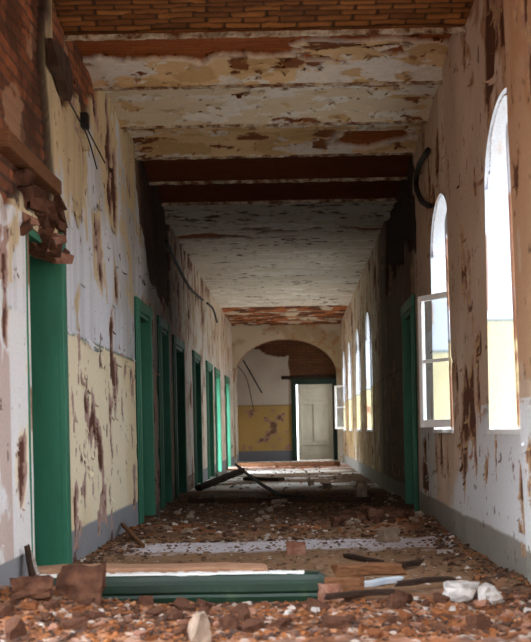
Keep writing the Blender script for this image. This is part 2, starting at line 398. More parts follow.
# ------------------------------------------------------------------ ceiling
def ceiling_field(X, Y):
    k = np.floor((Y-B0)/SPAN); t = (Y-B0)/SPAN-k
    n1 = fbm(X*1.0, Y*1.6, 5, 81); n2 = fbm(X*2.2, Y*4.0, 5, 82); n3 = fbm(X*8, Y*15, 4, 83); n4 = fbm(X*30, Y*60, 3, 84)
    v1 = (k == 1); v2 = (k == 2)
    tanc = mix(full(X.shape, (230, 202, 158)), full(X.shape, (204, 170, 122)), n3*.6+n1*.4)
    grey = mix(full(X.shape, (224, 210, 184)), full(X.shape, (200, 184, 154)), n1*.6+n3*.4)
    white = mix(full(X.shape, (238, 234, 226)), full(X.shape, (210, 204, 192)), n4)
    brown = mix(full(X.shape, (150, 92, 50)), full(X.shape, (108, 64, 36)), n3)
    c = np.where(v1[..., None], grey, tanc)
    wf = n2*.68+n3*.32
    # white distemper clinging to the lower edge of the first vault and over the right of the second
    w0 = np.where(k == 0, .10*sm(.62, .95, t), np.where(v1, .06*sm(-.4, .6, X)-.03, .05))
    c = mix(c, white, sm(.555, .565, wf+w0))
    b0 = np.where(k == 0, .05*sm(-.2, .8, X), np.where(v1, -.03+.03*sm(0, .8, X), .035))
    ch = sm(.575, .585, (1-wf)*.5+fbm(X*4, Y*7, 4, 86)*.5+b0-.02)
    c = mix(c, tanc*np.array([.8, .74, .62]), ch*(k < 3)*.9)
    spots = sm(.615, .625, fbm(X*2.6, Y*4.6, 5, 87)*.75+n3*.25+b0*.6-.005)*(k < 3)
    c = mix(c, brown, spots)
    ch = ch*v2
    # far plaster
    farp = (k >= 5)
    fc = mix(full(X.shape, (226, 220, 208)), full(X.shape, (200, 188, 170)), n1)
    s2 = sm(.60, .62, n2*.45+n3*.55+.05*sm(19.5, 16, Y)); fc = mix(fc, full(X.shape, (92, 62, 44)), s2*.95)
    fc = mix(fc, full(X.shape, (236, 232, 224)), sm(.57, .58, n2*.6+n1*.4)*.8)
    c = np.where(farp[..., None], fc, c)
    # bare brick / fallen plaster
    wob = fbm(X*1.6, Y*3, 5, 88)-.5
    e = np.full(X.shape, -1.)
    e = np.maximum(e, np.where(k < 0, 1., -1.))
    e = np.maximum(e, np.where(k == 0, .70-.34*sm(-.9, .5, X)-t+wob*.6, -1.))
    e = np.maximum(e, np.where(k == 0, np.minimum(.25-np.hypot((X-.65)*.5, (t-.62)*.8), 1)+wob*1.3-.22, -1.))
    e = np.maximum(e, np.where(v2, .14-np.hypot((X-.85)*.4, (t-.72)*.9)+wob*.25, -1.))
    e = np.maximum(e, np.where((k == 3) | (k == 4), 1., -1.))
    e = np.maximum(e, np.where((Y > 16.4) & (Y < 18.2), .12-np.abs(Y-17.2+.2*X)*.35+wob*.35-.05, -1.))
    e = np.maximum(e, np.where((Y > 27.6), .3+wob*.2, -1.))
    br = sm(-.012, .012, e)
    bc, bd = bricks(X, Y, .27, .066, 91, tone=(168, 112, 60), tone2=(118, 74, 40), joint=(62, 42, 28))
    bs = mix(full(X.shape, (166, 92, 44)), full(X.shape, (128, 66, 30)), n2)   # render scar left on the bricks
    scar = np.where(k < 0, sm(.62, .68, n1)*.6, .8)
    bc = mix(bc, bs, scar)
    drk = ((k == 3) | (k == 4))  # vaults over the windowless stretch, shade painted into their colour
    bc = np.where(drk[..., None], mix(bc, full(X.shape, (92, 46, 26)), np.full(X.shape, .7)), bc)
    bc = np.where((Y > 27.6)[..., None], mix(mix(full(X.shape, (176, 108, 62)), full(X.shape, (96, 56, 34)), sm(.42, .58, fbm(X*3, Y*5, 3, 95))), full(X.shape, (206, 192, 170)), sm(.60, .62, fbm(X*2.5, Y*3, 4, 96))), bc)
    c = mix(c, bc, br)
    wl = sm(-.06, -.01, e)*(1-br)
    c = mix(c, full(X.shape, (228, 220, 206)), wl*.7)
    rise = np.where(k < 5, .10, .025)*4*t*(1-t)
    d = rise+.012*(n1-.5)+.006*(n2-.5)+.012*(n3-.5)*(ch*1.5+1)+br*(.03-bd*1.3)+.006*spots+.008*s2*farp+.012*ch
    return c, d
ysC = axis_y(2.0, YA+.1, [], .0016, .012)  # ceiling left off behind the frame to let in extra sky light
xsC = np.arange(XL-.3, XR+.16, .014)
Xg, Yg = np.meshgrid(xsC, ysC, indexing='ij')
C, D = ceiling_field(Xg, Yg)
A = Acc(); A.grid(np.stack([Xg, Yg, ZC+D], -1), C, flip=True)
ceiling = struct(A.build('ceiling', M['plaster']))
# steel flanges the vaults spring from
kb = int((2.7-B0)/SPAN)
nb = 1
for k in range(kb, 20):
    y = B0+k*SPAN
    if y > 15.5: break
    bm = bmesh.new(); n = 40
    for i in range(n):
        x0 = XL-.05+(XR-XL+.1)*i/n; x1 = XL-.05+(XR-XL+.1)*(i+1)/n
        dz = .004*math.sin(i*1.7+k)
        box(bm, (x0, y-.02+.004*math.sin(i*2.3), ZC-.012+dz), (x1, y+.02, ZC+.02), 0)
    o = struct(obj('trim_%d' % nb, bm, M['steel'])); nb += 1

# ------------------------------------------------------------------ floor
def lumps(x, y, s, sc):
    """angular lumps: distance to the nearest of jittered points"""
    x = x*sc; y = y*sc; xi, yi = np.floor(x), np.floor(y); best = np.full(x.shape, 9.); idv = np.zeros(x.shape)
    for i in (-1, 0, 1):
        for j in (-1, 0, 1):
            cx = xi+i+_h(xi+i, yi+j, s); cy = yi+j+_h(xi+i, yi+j, s+1)
            d = np.hypot(x-cx, y-cy); m = d < best; best = np.where(m, d, best); idv = np.where(m, _h(xi+i, yi+j, s+2), idv)
    return best, idv
def rubble_amount(X, Y):
    r = sm(6.35, 5.9, Y)
    r = np.maximum(r, .9*np.exp(-((X-.85)/.55)**2-((Y-11.2)/.7)**2))
    r = np.maximum(r, .45*sm(10.3, 11.6, Y)*sm(17, 15.5, Y))
    r = np.maximum(r, .45*np.exp(-((X+1.45)/.3)**2)*sm(6, 7, Y)*sm(12, 10, Y))
    r = np.maximum(r, .35*np.exp(-((X-1.2)/.25)**2))
    r = np.maximum(r, .18)
    return r
def floor_height(X, Y):
    X = np.asarray(X, float); Y = np.asarray(Y, float)
    r = rubble_amount(X, Y)
    h = .04*r*fbm(X*2.5, Y*2.5, 3, 101)
    d1, i1 = lumps(X, Y, 110, 9); d2, i2 = lumps(X, Y, 120, 22)
    h = h+r*(.030*np.clip(.75-d1, 0, 1)*(.3+i1)+.016*np.clip(.8-d2, 0, 1)*(.3+i2))
    h = h+.14*np.exp(-((X+1.45)/.5)**2-((Y-5.75)/.55)**2)+.05*np.exp(-((X-1.2)/.45)**2-((Y-6.6)/.5)**2)
    h = h+.07*np.exp(-((X-.95)/.5)**2-((Y-11.3)/.6)**2)
    h = h+.035*np.exp(-((Y-15.0)/1.2)**2)*(.5+fbm(X*3, Y*3, 3, 131))
    h = h+.03*fbm(X*1.2, Y*1.2, 3, 140)-.012
    return h
def floor_field(X, Y):
    h = floor_height(X, Y); r = rubble_amount(X, Y)
    n1 = fbm(X*2, Y*2, 5, 151); n2 = fbm(X*8, Y*8, 5, 152); n3 = fbm(X*25, Y*25, 3, 153)
    d1, i1 = lumps(X, Y, 110, 9); d2, i2 = lumps(X, Y, 120, 22)
    orange = mix(full(X.shape, (140, 88, 54)), full(X.shape, (78, 52, 40)), sm(.3, .7, n2))
    brown = mix(full(X.shape, (124, 92, 66)), full(X.shape, (150, 118, 90)), n1)
    dust = full(X.shape, (212, 208, 218))  # pale bluish tone: dust plus painted window light
    c = mix(brown, orange, sm(6.6, 6.1, Y+.5*(n1-.5)))
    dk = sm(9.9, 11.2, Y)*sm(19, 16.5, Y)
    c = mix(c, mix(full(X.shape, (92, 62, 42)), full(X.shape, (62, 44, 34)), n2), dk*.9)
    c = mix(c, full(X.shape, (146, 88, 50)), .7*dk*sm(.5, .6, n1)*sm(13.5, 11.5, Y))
    # lump tints
    c = mix(c, mix(full(X.shape, (120, 82, 66)), full(X.shape, (178, 150, 134)), i2), np.clip(r, 0, 1)*.45*sm(.45, .8, i1))
    c = mix(c, full(X.shape, (176, 164, 154)), sm(.90, .92, i2)*np.clip(r+.15, 0, .8)*(d2 < .5))
    # plaster dust under the windows, paled with painted window light
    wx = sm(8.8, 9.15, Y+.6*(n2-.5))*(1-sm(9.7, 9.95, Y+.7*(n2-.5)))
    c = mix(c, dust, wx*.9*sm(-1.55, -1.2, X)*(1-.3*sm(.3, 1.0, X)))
    fd = sm(17.5, 19.5, Y)  # window light on the far floor painted in as paler patches
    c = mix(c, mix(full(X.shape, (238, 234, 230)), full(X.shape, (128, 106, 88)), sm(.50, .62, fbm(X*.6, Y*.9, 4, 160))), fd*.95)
    c = mix(c, full(X.shape, (170, 98, 58)), .8*np.exp(-((Y-29.2)/1.5)**2))
    c = c*(.82+.36*n3)[..., None]
    return c, h
ysF = axis_y(-2.5, YE+1.0, [], .002, .011)
xsF = np.arange(XL-.6, XR+.6, .013)
Xg, Yg = np.meshgrid(xsF, ysF, indexing='ij')
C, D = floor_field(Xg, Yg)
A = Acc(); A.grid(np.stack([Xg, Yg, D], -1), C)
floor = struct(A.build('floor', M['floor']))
def hz(x, y): return float(floor_height(np.array([x]), np.array([y]))[0])
def ground(px, py, lift=0.0):
    """where the sight line through a pixel meets the rubble floor"""
    Y = 4.5
    while Y < 36:
        p = at(px, py, Y)
        if p.z <= hz(p.x, Y)+lift: return Vector((p.x, Y, hz(p.x, Y)))
        Y += .03
    return at(px, py, 36)

# ------------------------------------------------------------------ far end: arch wall, end wall, end door
def arch_front(X, Z):
    n1 = fbm(X*2, Z*2, 5, 201); n2 = fbm(X*7, Z*7, 4, 202)
    c = mix(full(X.shape, (214, 204, 184)), full(X.shape, (190, 172, 142)), sm(.4, .6, n1))
    c = mix(c, full(X.shape, (186, 150, 112)), sm(.62, .66, n2*.6+n1*.4))
    return c
AC, AW, ASP, AH = -.235, 1.465, 2.5, 1.06
xs = np.arange(XL-.3, XR+.12, .02); zz = np.arange(-.2, 4.2, .02)
X, Z = np.meshgrid(xs, zz, indexing='ij')
ins = (np.abs(X-AC) < AW) & (Z < ASP+AH*np.sqrt(np.clip(1-((X-AC)/AW)**2, 0, 1)))
cut = ins[:-1, :-1] & ins[1:, :-1] & ins[1:, 1:] & ins[:-1, 1:]
A = Acc(); A.grid(np.stack([X, np.full(X.shape, YA), Z], -1), arch_front(X, Z), keep=~cut)
out_ = dens((AC-AW, -.2), (AC-AW, ASP), 60)+[(AC-AW*math.cos(t), ASP+AH*math.sin(t)) for t in np.linspace(0, PI, 80)]+dens((AC+AW, ASP), (AC+AW, -.2), 60)
L = np.repeat(np.array(out_)[:, None, :], 12, 1); T = np.repeat(np.linspace(0, .5, 12)[None, :], len(out_), 0)
cc = mix(full(T.shape, (150, 96, 60)), full(T.shape, (110, 70, 44)), fbm(L[..., 0]*5, L[..., 1]*5+T*4, 4, 205))
cc = mix(cc, full(T.shape, (206, 196, 180)), sm(2.6, 2.3, L[..., 1]))
A.grid(np.stack([L[..., 0], YA+T, L[..., 1]], -1), cc)
arch = struct(A.build('wall_arch', M['plaster']))

EX0, EX1, EZ = -.09, 1.32, 2.48      # end door frame extent
def end_field(X, Z):
    n1 = fbm(X*2, Z*2, 5, 211); n2 = fbm(X*4.5, Z*4.5, 5, 212)
    c = np.where((Z > DADO+.03)[..., None], mix(full(X.shape, (206, 196, 184)), full(X.shape, (180, 166, 150)), n1), mix(full(X.shape, (190, 156, 92)), full(X.shape, (164, 132, 80)), n1))
    c = mix(c, full(X.shape, (110, 112, 118)), (Z < .33)*1.)
    c = mix(c, full(X.shape, (108, 88, 50)), np.exp(-((Z-DADO-.03)/.02)**2)*.7)
    pk = n2+.16*np.exp(-((X+.55)/.35)**2-((Z-.95)/.45)**2)+.10*np.exp(-((X+.3)/.12)**2-((Z-1.5)/.3)**2)
    c = mix(c, full(X.shape, (160, 122, 106)), sm(.66, .69, pk)*(Z < DADO)*(Z > .36)); c = mix(c, full(X.shape, (110, 84, 62)), sm(.76, .78, pk)*(Z < DADO)*(Z > .36))
    bc, bd = bricks(X, Z, s=221, tone=(122, 76, 50), tone2=(92, 58, 40), joint=(64, 46, 36))
    bc = mix(bc, full(X.shape, (110, 70, 46)), n1*.7)
    wob = fbm(X*3, Z*3, 4, 214)-.5
    e = np.maximum(np.minimum(X+.16, Z-2.45)+wob*.12, Z-3.22+.28*sm(-.1, -1.5, X)*-1+wob*.5)
    br = sm(-.02, .02, e)
    return mix(c, bc, br), br*(-.03+bd)+.01*(n1-.5)
xs = np.arange(-2.6, 2.2, .018); zz = np.arange(-.2, 4.3, .018)
xs[np.argmin(np.abs(xs-EX0))] = EX0; xs[np.argmin(np.abs(xs-EX1))] = EX1; zz[np.argmin(np.abs(zz-EZ))] = EZ
X, Z = np.meshgrid(xs, zz, indexing='ij'); C, D = end_field(X, Z)
ins = (X >= EX0-1e-6) & (X <= EX1+1e-6) & (Z <= EZ+1e-6); cut = ins[:-1, :-1] & ins[1:, :-1] & ins[1:, 1:] & ins[:-1, 1:]
A = Acc(); A.grid(np.stack([X, YE-D, Z], -1), C, keep=~cut)
wall_end = struct(A.build('wall_end', M['plaster']))
# end lobby roof
bm = bmesh.new(); box(bm, (-2.6, YA+.05, 4.1), (2.2, YE+.2, 4.3)); struct(obj('ceiling_lobby', bm, M['soot']))
# wall closing the corridor behind the camera
bm = bmesh.new(); box(bm, (XL-.3, -2.7, -.3), (XR+.3, -2.5, 4.3)); struct(obj('wall_back', bm, M['cream_wood']))

# end door
ed = struct(empty('door_9', ((EX0+EX1)/2, YE, 0)))
def child(name, bm, mat, root, smooth=False):
    o = obj(name, bm, mat, root, smooth)
    o.matrix_parent_inverse = Matrix.Translation(-root.location)
    return o
bm = bmesh.new()
box(bm, (EX0, YE-.06, -.1), (EX0+.15, YE+.25, EZ), .01); box(bm, (EX1-.15, YE-.06, -.1), (EX1, YE+.25, EZ), .01)
box(bm, (EX0, YE-.061, EZ-.14), (EX1, YE+.25, EZ+.02), .01); child('door_frame', bm, M['green_dark'], ed)
bm = bmesh.new(); lx0, lx1 = EX0+.195, EX1-.15; ly = YE+.02
box(bm, (lx0, ly+.012, .02), (lx1, ly+.04, EZ-.14))
w = lx1-lx0
def rail(x0, x1, z0, z1): box(bm, (lx0+x0*w, ly-.03, z0), (lx0+x1*w, ly+.02, z1), .012)
rail(0, .12, .02, EZ-.14); rail(.88, 1, .02, EZ-.14); rail(.44, .56, .55, 1.75)
rail(.12, .88, .02, .2); rail(.12, .88, .47, .6); rail(.12, .88, 1.72, 1.84); rail(.12, .88, 2.22, EZ-.14)
child('door_leaf', bm, M['cream_wood'], ed)
bm = tube([(lx0+.06, ly-.03, 1.05), (lx0+.06, ly-.07, 1.05), (lx0+.16, ly-.07, 1.04)], .012); child('door_handle', bm, M['steel'], ed)
bm = bmesh.new(); box(bm, (EX0-.3, YE-.05, EZ+.02), (EX1+.2, YE+.2, EZ+.13), .012); o = struct(obj('trim_%d' % nb, bm, M['wood_dark'])); nb += 1

# ------------------------------------------------------------------ left and right doors
def make_door(i, a, b_, top, X, s, mat, moulding=True):
    """s = direction out of the room (-1: left wall, +1: right wall)"""
    r = struct(empty('door_%d' % i, (X, (a+b_)/2, 0)))
    bm = bmesh.new(); t = .045
    for y0, y1 in ((a, a+t), (b_-t, b_)): box(bm, (min(X+s*.50, X-s*.01), y0, -.05), (max(X+s*.50, X-s*.01), y1, top), .004)
    box(bm, (min(X+s*.50, X-s*.01), a+t, top-t), (max(X+s*.50, X-s*.01), b_-t, top), .004)
    # raised field on each jamb lining
    for y0, y1 in ((a+t, a+t+.012), (b_-t-.012, b_-t)):
        for z0, z1 in ((.25, 1.0), (1.12, top-.22)) if i != 1 else ():
            box(bm, (min(X+s*.40, X+s*.12), y0, z0), (max(X+s*.40, X+s*.12), y1, z1), .005)
    child('jamb_lining', bm, mat, r)
    bm = bmesh.new()
    for y0, y1 in ((a-.17, a), (b_, b_+.17))[i == 1:]:
        box(bm, (X-.012 if s > 0 else X, y0, -.05), (X if s > 0 else X+.012, y1, top+.12), .0)
        for k, (u, w_) in enumerate(((0, .05), (.06, .04), (.125, .045))):
            q0 = y0+u if y0 > (a+b_)/2 else y1-u-w_
            if k == 0: q0, w_ = (q0-.046 if y0 > (a+b_)/2 else q0), w_+.046
            box(bm, (X-.034+.008*k if s > 0 else X-.01, q0, -.05), (X+.01 if s > 0 else X+.034-.008*k, q0+w_, top+.12), .006)
    if i != 1:
        box(bm, (X-.03 if s > 0 else X, a-.17, top), (X if s > 0 else X+.03, b_+.17, top+.12), .006)
    child('architrave', bm, mat, r)
    if i in (7, 8): return r          # leaves omitted to let extra sky light into the far stretch
    bm = bmesh.new(); x = X+s*.46
    box(bm, (x-.02, a+t, 0), (x+.02, b_-t, top-t))
    for z0, z1 in ((.2, .95), (1.1, top-.25)):
        for y0, y1 in ((a+.16, (a+b_)/2-.05), ((a+b_)/2+.05, b_-.16)): box(bm, (x-.03, y0, z0), (x+.03, y1, z1), .008)
    child('door_leaf', bm, M['green_old'], r)
    return r
for i, (a, b_) in enumerate(DOORS):
    make_door(i+1, a, b_, DTOP, XL-float(setback((a+b_)/2)), -1, M['green'] if i in (0, 1, 5, 6, 7) else M['green_old'])
make_door(10, *RDOOR, 2.30, XR, 1, M['green'])

# broken masonry over the first door
for mt_, n_, sd in ((M['brick_dark'], 30, 5), (M['brick_pink'], 7, 9), (M['wood'], 1, 3)):
    bm = bmesh.new(); Rr = random.Random(sd)
    for k in range(n_):
        if mt_ is M['wood']:
            box(bm, (XL-.05, 6.5, 2.50), (XL+.06, 7.95, 2.60), .015, Matrix.Rotation(.012, 4, 'X')); continue
        y = Rr.uniform(7.0, 8.12); z = Rr.uniform(2.20, 2.56)
        sx, sy, sz = Rr.uniform(.10, .2), Rr.uniform(.10, .24), Rr.uniform(.05, .09)
        mt = Matrix.Translation((XL-Rr.uniform(.0, .09), y, z)) @ Euler((Rr.uniform(-.5, .5), Rr.uniform(-.4, .4), Rr.uniform(-.4, .4))).to_matrix().to_4x4()
        r_ = box(bm, (-sx/2, -sy/2, -sz/2), (sx/2, sy/2, sz/2), 0, mt)
        for v in r_['verts']: v.co += Vector((Rr.uniform(-.018, .018), Rr.uniform(-.03, .03), Rr.uniform(-.014, .014)))
    obj('broken_lintel', bm, mt_, wall_left)['kind'] = 'structure'

# ------------------------------------------------------------------ windows
def sash_bm(w, h):
    """casement in its own plane: u = 0..w along x, z = 0..h; hinge at u = 0"""
    bm = bmesh.new(); t = .05
    box(bm, (0, -.02, 0), (t, .02, h), .005); box(bm, (w-t, -.02, 0), (w, .02, h), .005)
    box(bm, (t, -.02, 0), (w-t, .02, .065), .005); box(bm, (t, -.02, h-t), (w-t, .02, h), .005)
    box(bm, (t, -.012, h*.5-.014), (w-t, .012, h*.5+.014), .004)
    return bm
for i, (a, b_) in enumerate(WIN):
    c = (a+b_)/2
    r = struct(empty('window_%d' % (i+1), (XR+.5, c, SILL)))
    bm = bmesh.new(); x0, x1 = XR+.47, XR+.55
    box(bm, (x0, a, SILL), (x1, a+.07, WTOP-.05)); box(bm, (x0, b_-.07, SILL), (x1, b_, WTOP-.05))
    box(bm, (x0+.01, a, SILL), (x1-.01, b_, SILL+.06)); box(bm, (x0+.01, a, 2.08), (x1-.01, b_, 2.16)); box(bm, (x0+.005, c-.035, SILL), (x1-.005, c+.035, 2.1))
    child('window_frame', bm, M['white_wood'], r)
    bm = bmesh.new(); box(bm, (XR-.035, a-.015, SILL-.035), (XR+.5, b_+.015, SILL), .006); child('window_sill', bm, M['white_wood'], r)
    if i in (3, 7):
        hx, hy = XR+.06, a+.03
        tip = (1.125, 10.2) if i == 3 else (XR-.27, a+.42)
        ang = math.atan2(tip[1]-hy, tip[0]-hx); wd = math.hypot(tip[0]-hx, tip[1]-hy); hh = 1.16
        mt = Matrix.Translation((hx, hy, SILL+.02)) @ Matrix.Rotation(ang, 4, 'Z')
        bm = sash_bm(wd, hh); bmesh.ops.transform(bm, matrix=mt, verts=bm.verts)
        s_ = child('casement', bm, M['white_wood'], r); s_['label'] = 'open white two-pane casement swung into the corridor'
        for z0, z1 in ((.06, hh*.5-.01), (hh*.5+.01, hh-.04)):
            bm = bmesh.new(); box(bm, (.045, -.003, z0), (wd-.045, .003, z1)); bmesh.ops.transform(bm, matrix=mt, verts=bm.verts)
            g = obj('glass_pane', bm, M['glass'], s_)
            g.matrix_parent_inverse = Matrix.Translation(-r.location) if False else Matrix.Identity(4)

# ------------------------------------------------------------------ loose things
def rock_mesh(name, sx, sy, sz, mat, seed, cut=.18):
    """broken block: a box with knocked-off corners and rough faces, base at z = 0"""
    R = random.Random(seed); bm = bmesh.new()
    bmesh.ops.create_cube(bm, size=1)
    bmesh.ops.subdivide_edges(bm, edges=bm.edges[:], cuts=3, use_grid_fill=True)
    for k in range(R.randint(2, 4)):
        n = Vector((R.choice((-1, 1))*R.uniform(.3, 1), R.choice((-1, 1))*R.uniform(.3, 1), R.uniform(-.4, 1))).normalized()
        g = bm.verts[:]+bm.edges[:]+bm.faces[:]
        res = bmesh.ops.bisect_plane(bm, geom=g, plane_co=n*(.62-cut*R.uniform(.2, 1)), plane_no=n, clear_outer=True)
        es = [e for e in res['geom_cut'] if isinstance(e, bmesh.types.BMEdge)]
        if es:
            try: bmesh.ops.edgenet_fill(bm, edges=es)
            except Exception: pass
    bmesh.ops.triangulate(bm, faces=bm.faces[:])
    for v in bm.verts:
        q = v.co*3+Vector((seed*1.7, 0, 0))
        v.co += .13*mnoise.noise_vector(q)+.05*mnoise.noise_vector(q*2.7)
        v.co = Vector((v.co.x*sx, v.co.y*sy, v.co.z*sz))
    z0 = min(v.co.z for v in bm.verts)
    for v in bm.verts: v.co.z -= z0
    bmesh.ops.recalc_face_normals(bm, faces=bm.faces[:])
    me = bpy.data.meshes.new(name); bm.to_mesh(me); bm.free(); me.materials.append(mat)
    return me
def put(name, me, loc, rz=0, tilt=(0, 0), sc=1, sink=.012):
    o = bpy.data.objects.new(name, me); COL.objects.link(o)
    o.location = (loc[0], loc[1], loc[2]-sink*sc); o.rotation_euler = (tilt[0], tilt[1], rz); o.scale = (sc,)*3 if not isinstance(sc, tuple) else sc
    return o
def plank(name, p0, p1, w, h, mat, label, cat, seed=0, group=None, parent=None, rough=.12, roll=0):
    """a sawn, slightly warped length of timber between two points (its underside centre line)"""
    R = random.Random(seed); p0, p1 = Vector(p0), Vector(p1); d = p1-p0; L = d.length; n = max(4, int(L/.12))
    bm = bmesh.new(); rings = []
    for i in range(n+1):
        t = i/n; b0 = R.uniform(-.008, .008)*rough*8; ww = w*(1-rough*R.uniform(0, .5)*(1.6 if i in (0, n) else .4)); hh = h*(1-rough*R.uniform(0, .5)*(1.6 if i in (0, n) else .4))
        x = t*L+(R.uniform(-.02, .02) if i in (0, n) else 0); e = min(ww, hh)*.14
        prof = [(-ww/2+e, 0), (ww/2-e, 0), (ww/2, e), (ww/2, hh-e), (ww/2-e, hh), (-ww/2+e, hh), (-ww/2, hh-e), (-ww/2, e)]
        rings.append([bm.verts.new((x+(R.uniform(-.03, .03) if i in (0, n) else 0), y+b0, z+b0*.5)) for y, z in prof])
    for A_, B_ in zip(rings, rings[1:]):
        for k in range(8): bm.faces.new((A_[k], B_[k], B_[(k+1) % 8], A_[(k+1) % 8]))
    bm.faces.new(rings[0]); bm.faces.new(rings[-1][::-1])
    bmesh.ops.recalc_face_normals(bm, faces=bm.faces[:])
    o = obj(name, bm, mat, parent)
    q = d.to_track_quat('X', 'Z'); o.rotation_mode = 'QUATERNION'
    from mathutils import Quaternion
    o.rotation_quaternion = q @ Quaternion((1, 0, 0), roll); o.location = p0
    if label: tag(o, label, cat, group)
    return o

# fallen green door post across the rubble
p0 = at(36, 599, 6.34); p1 = at(334, 598, 6.28); p0.z = p1.z = .022
r = empty('fallen_door_post', (p0+p1)/2); tag(r, 'dark green painted timber door post fallen across the corridor floor', 'door post')
L = (p1-p0).length; half = L/2
bm = bmesh.new()
prof = [(-.075, 0), (.08, 0), (.08, .135), (.062, .15), (-.045, .15), (-.055, .143), (-.066, .12), (-.078, .10), (-.082, .06), (-.07, .045), (-.078, .03)]
n = 60; rings = []
for i in range(n+1):
    x = -half+L*i/n; ww = .004*math.sin(i*.25)
    taper = 1 if i < n-3 else (1-.12*(i-n+3))
    rings.append([bm.verts.new((x+(.03*math.sin(k*2.1) if i in (0, n) else 0), y+ww, z*taper)) for k, (y, z) in enumerate(prof)])
m_ = len(prof)
for A_, B_ in zip(rings, rings[1:]):
    for k in range(m_): bm.faces.new((A_[k], A_[(k+1) % m_], B_[(k+1) % m_], B_[k]))
bm.faces.new(rings[0][::-1]); bm.faces.new(rings[-1]); bmesh.ops.recalc_face_normals(bm, faces=bm.faces[:])
obj('post_body', bm, M['green_dark'], r)
bm = bmesh.new(); R = random.Random(3)
for i in range(46):
    x = -half+.02+(L-.18)*i/46; a = R.uniform(-.048, -.044); b2 = R.uniform(.03, .06)
    box(bm, (x, a, .146), (x+(L-.18)/46, b2, R.uniform(.153, .159)))
o = obj('worn_top', bm, M['white_wood'], r); o['label'] = 'whitewashed top face of the green post'
bm = bmesh.new(); R = random.Random(5)
for i in range(9):
    y = -.07+.016*i; box(bm, (half-.05, y, R.uniform(0, .04)), (half+R.uniform(.03, .18), y+.015, R.uniform(.07, .13)))
o = obj('splintered_end', bm, M['wood'], r); o['label'] = 'splintered bare brown end of the green post'
r.rotation_euler = (0, 0, math.atan2((p1-p0).y, (p1-p0).x))

def G(x, y): return ground(x, y)
def up(p, dz): return Vector((p.x, p.y, p.z+dz))
q0, q1 = at(38, 571, 7.3), at(262, 571, 7.2); q0.z = q1.z = .03
plank('plank', q0, q1, .26, .085, M['wood_pale'], 'pale dusty plank lying on the floor directly behind the green post', 'plank', 1)
a_, b_ = at(338, 586, 6.85), at(402, 582, 6.95); a_.z = .07; b_.z = .07
plank('plank', a_, b_, .12, .07, M['wood'], 'short brown board lying just beyond the splintered end of the green post', 'plank', 2)
a_, b_ = at(341, 596, 6.32), at(399, 588, 6.55); a_.z = .06; b_.z = .075
plank('painted_strip', a_, b_, .05, .035, M['blue_strip'], 'pale blue painted strip lying beside the small brick in the rubble', 'strip', 3)
a_, b_ = at(399, 591, 6.45), at(450, 590, 6.55); a_.z = .065; b_.z = .07
plank('plank', a_, b_, .045, .03, M['wood_dark'], 'thin dark batten end to end with the pale blue strip', 'batten', 4)
a_, b_ = at(352, 571, 7.4), at(419, 569, 7.7); a_.z = hz(a_.x, 7.4); b_.z = hz(b_.x, 7.7)+.02
plank('stick', a_, b_, .045, .04, M['wood_dark'], 'long dark stick with a knobbly end on the brown floor beyond the short board', 'stick', 5)
a_, b_ = G(346, 558), G(384, 566)
plank('stick', a_, b_, .05, .03, M['wood_dark'], 'dark stick lying slantwise before the pale lit dust band', 'stick', 6)
a_, b_ = at(328, 617, 5.95), at(396, 612, 6.05); a_.z = .07; b_.z = .075
plank('stick', a_, b_, .04, .03, M['wood_dark'], 'dark stick lying on top of the orange rubble nearer than the pale blue strip', 'stick', 16)
# leaning bits by the first door
a_ = at(42, 584, 6.75); a_.z = hz(a_.x, 6.75); b_ = on_side(26, 549, XL+.03)
plank('leaning_board', a_, b_, .10, .022, M['wood_grey'], 'short grey board leaning on the wall at the foot of the first green door', 'board', 7, roll=.7)
a_ = at(33, 586, 6.7); a_.z = hz(a_.x, 6.7); b_ = on_side(25, 545, XL+.03)
plank('leaning_stick', a_, b_, .03, .03, M['wood_dark'], 'dark stick leaning beside the grey board at the first green door', 'stick', 8)
a_ = G(143, 548); b_ = on_side(123, 526, XL+.02)
plank('leaning_stick', a_, b_, .035, .03, M['wood'], 'brown stick propped on the grey base of the cream wall', 'stick', 9)
# dark timbers in the middle distance
a_, b_ = G(199, 491), G(243, 486); b_.z += .22
plank('timber', a_, b_, .12, .09, M['wood_dark'], 'dark rafter end sticking up out of the debris by the far green doors', 'timber', 10)
a_, b_ = G(246, 482), G(281, 483); a_.z += .03; b_.z += .03
plank('timber', a_, b_, .14, .07, M['wood_dark'], 'short dark plank lying flat and crosswise on the pale far floor', 'timber', 11)
pts = [up(G(236, 480), .30), up(G(252, 487), .16), up(G(270, 495), .08), up(G(285, 501), .06), up(G(310, 502), .05)]
o = obj('fallen_cable', tube(smooth_path(pts), .028), M['cable'], None, True); tag(o, 'thick black cable sagging down across the debris in mid corridor', 'cable')
a_, b_ = G(190, 503), G(372, 502); a_.z += .0; b_.z += .0
plank('timber', a_, b_, .14, .06, M['wood_dark'], 'long dark beam lying across the whole corridor in the unlit stretch', 'timber', 12)
a_, b_ = G(205, 497), G(262, 498)
plank('timber', a_, b_, .18, .05, M['wood_grey'], 'grey board lying flat behind the long dark beam', 'board', 13)
a_, b_ = G(212, 469), G(236, 452); b_ = at(232, 447, 31.5)
plank('leaning_pole', a_, b_, .06, .06, M['wood_grey'], 'thin pale pole leaning on the left wall near the arch', 'pole', 14)
a_, b_ = G(240, 466.5), G(338, 465.5)
plank('timber', a_, b_, .35, .10, M['wood'], 'brown timber threshold lying below the arch at the corridor end', 'timber', 15)

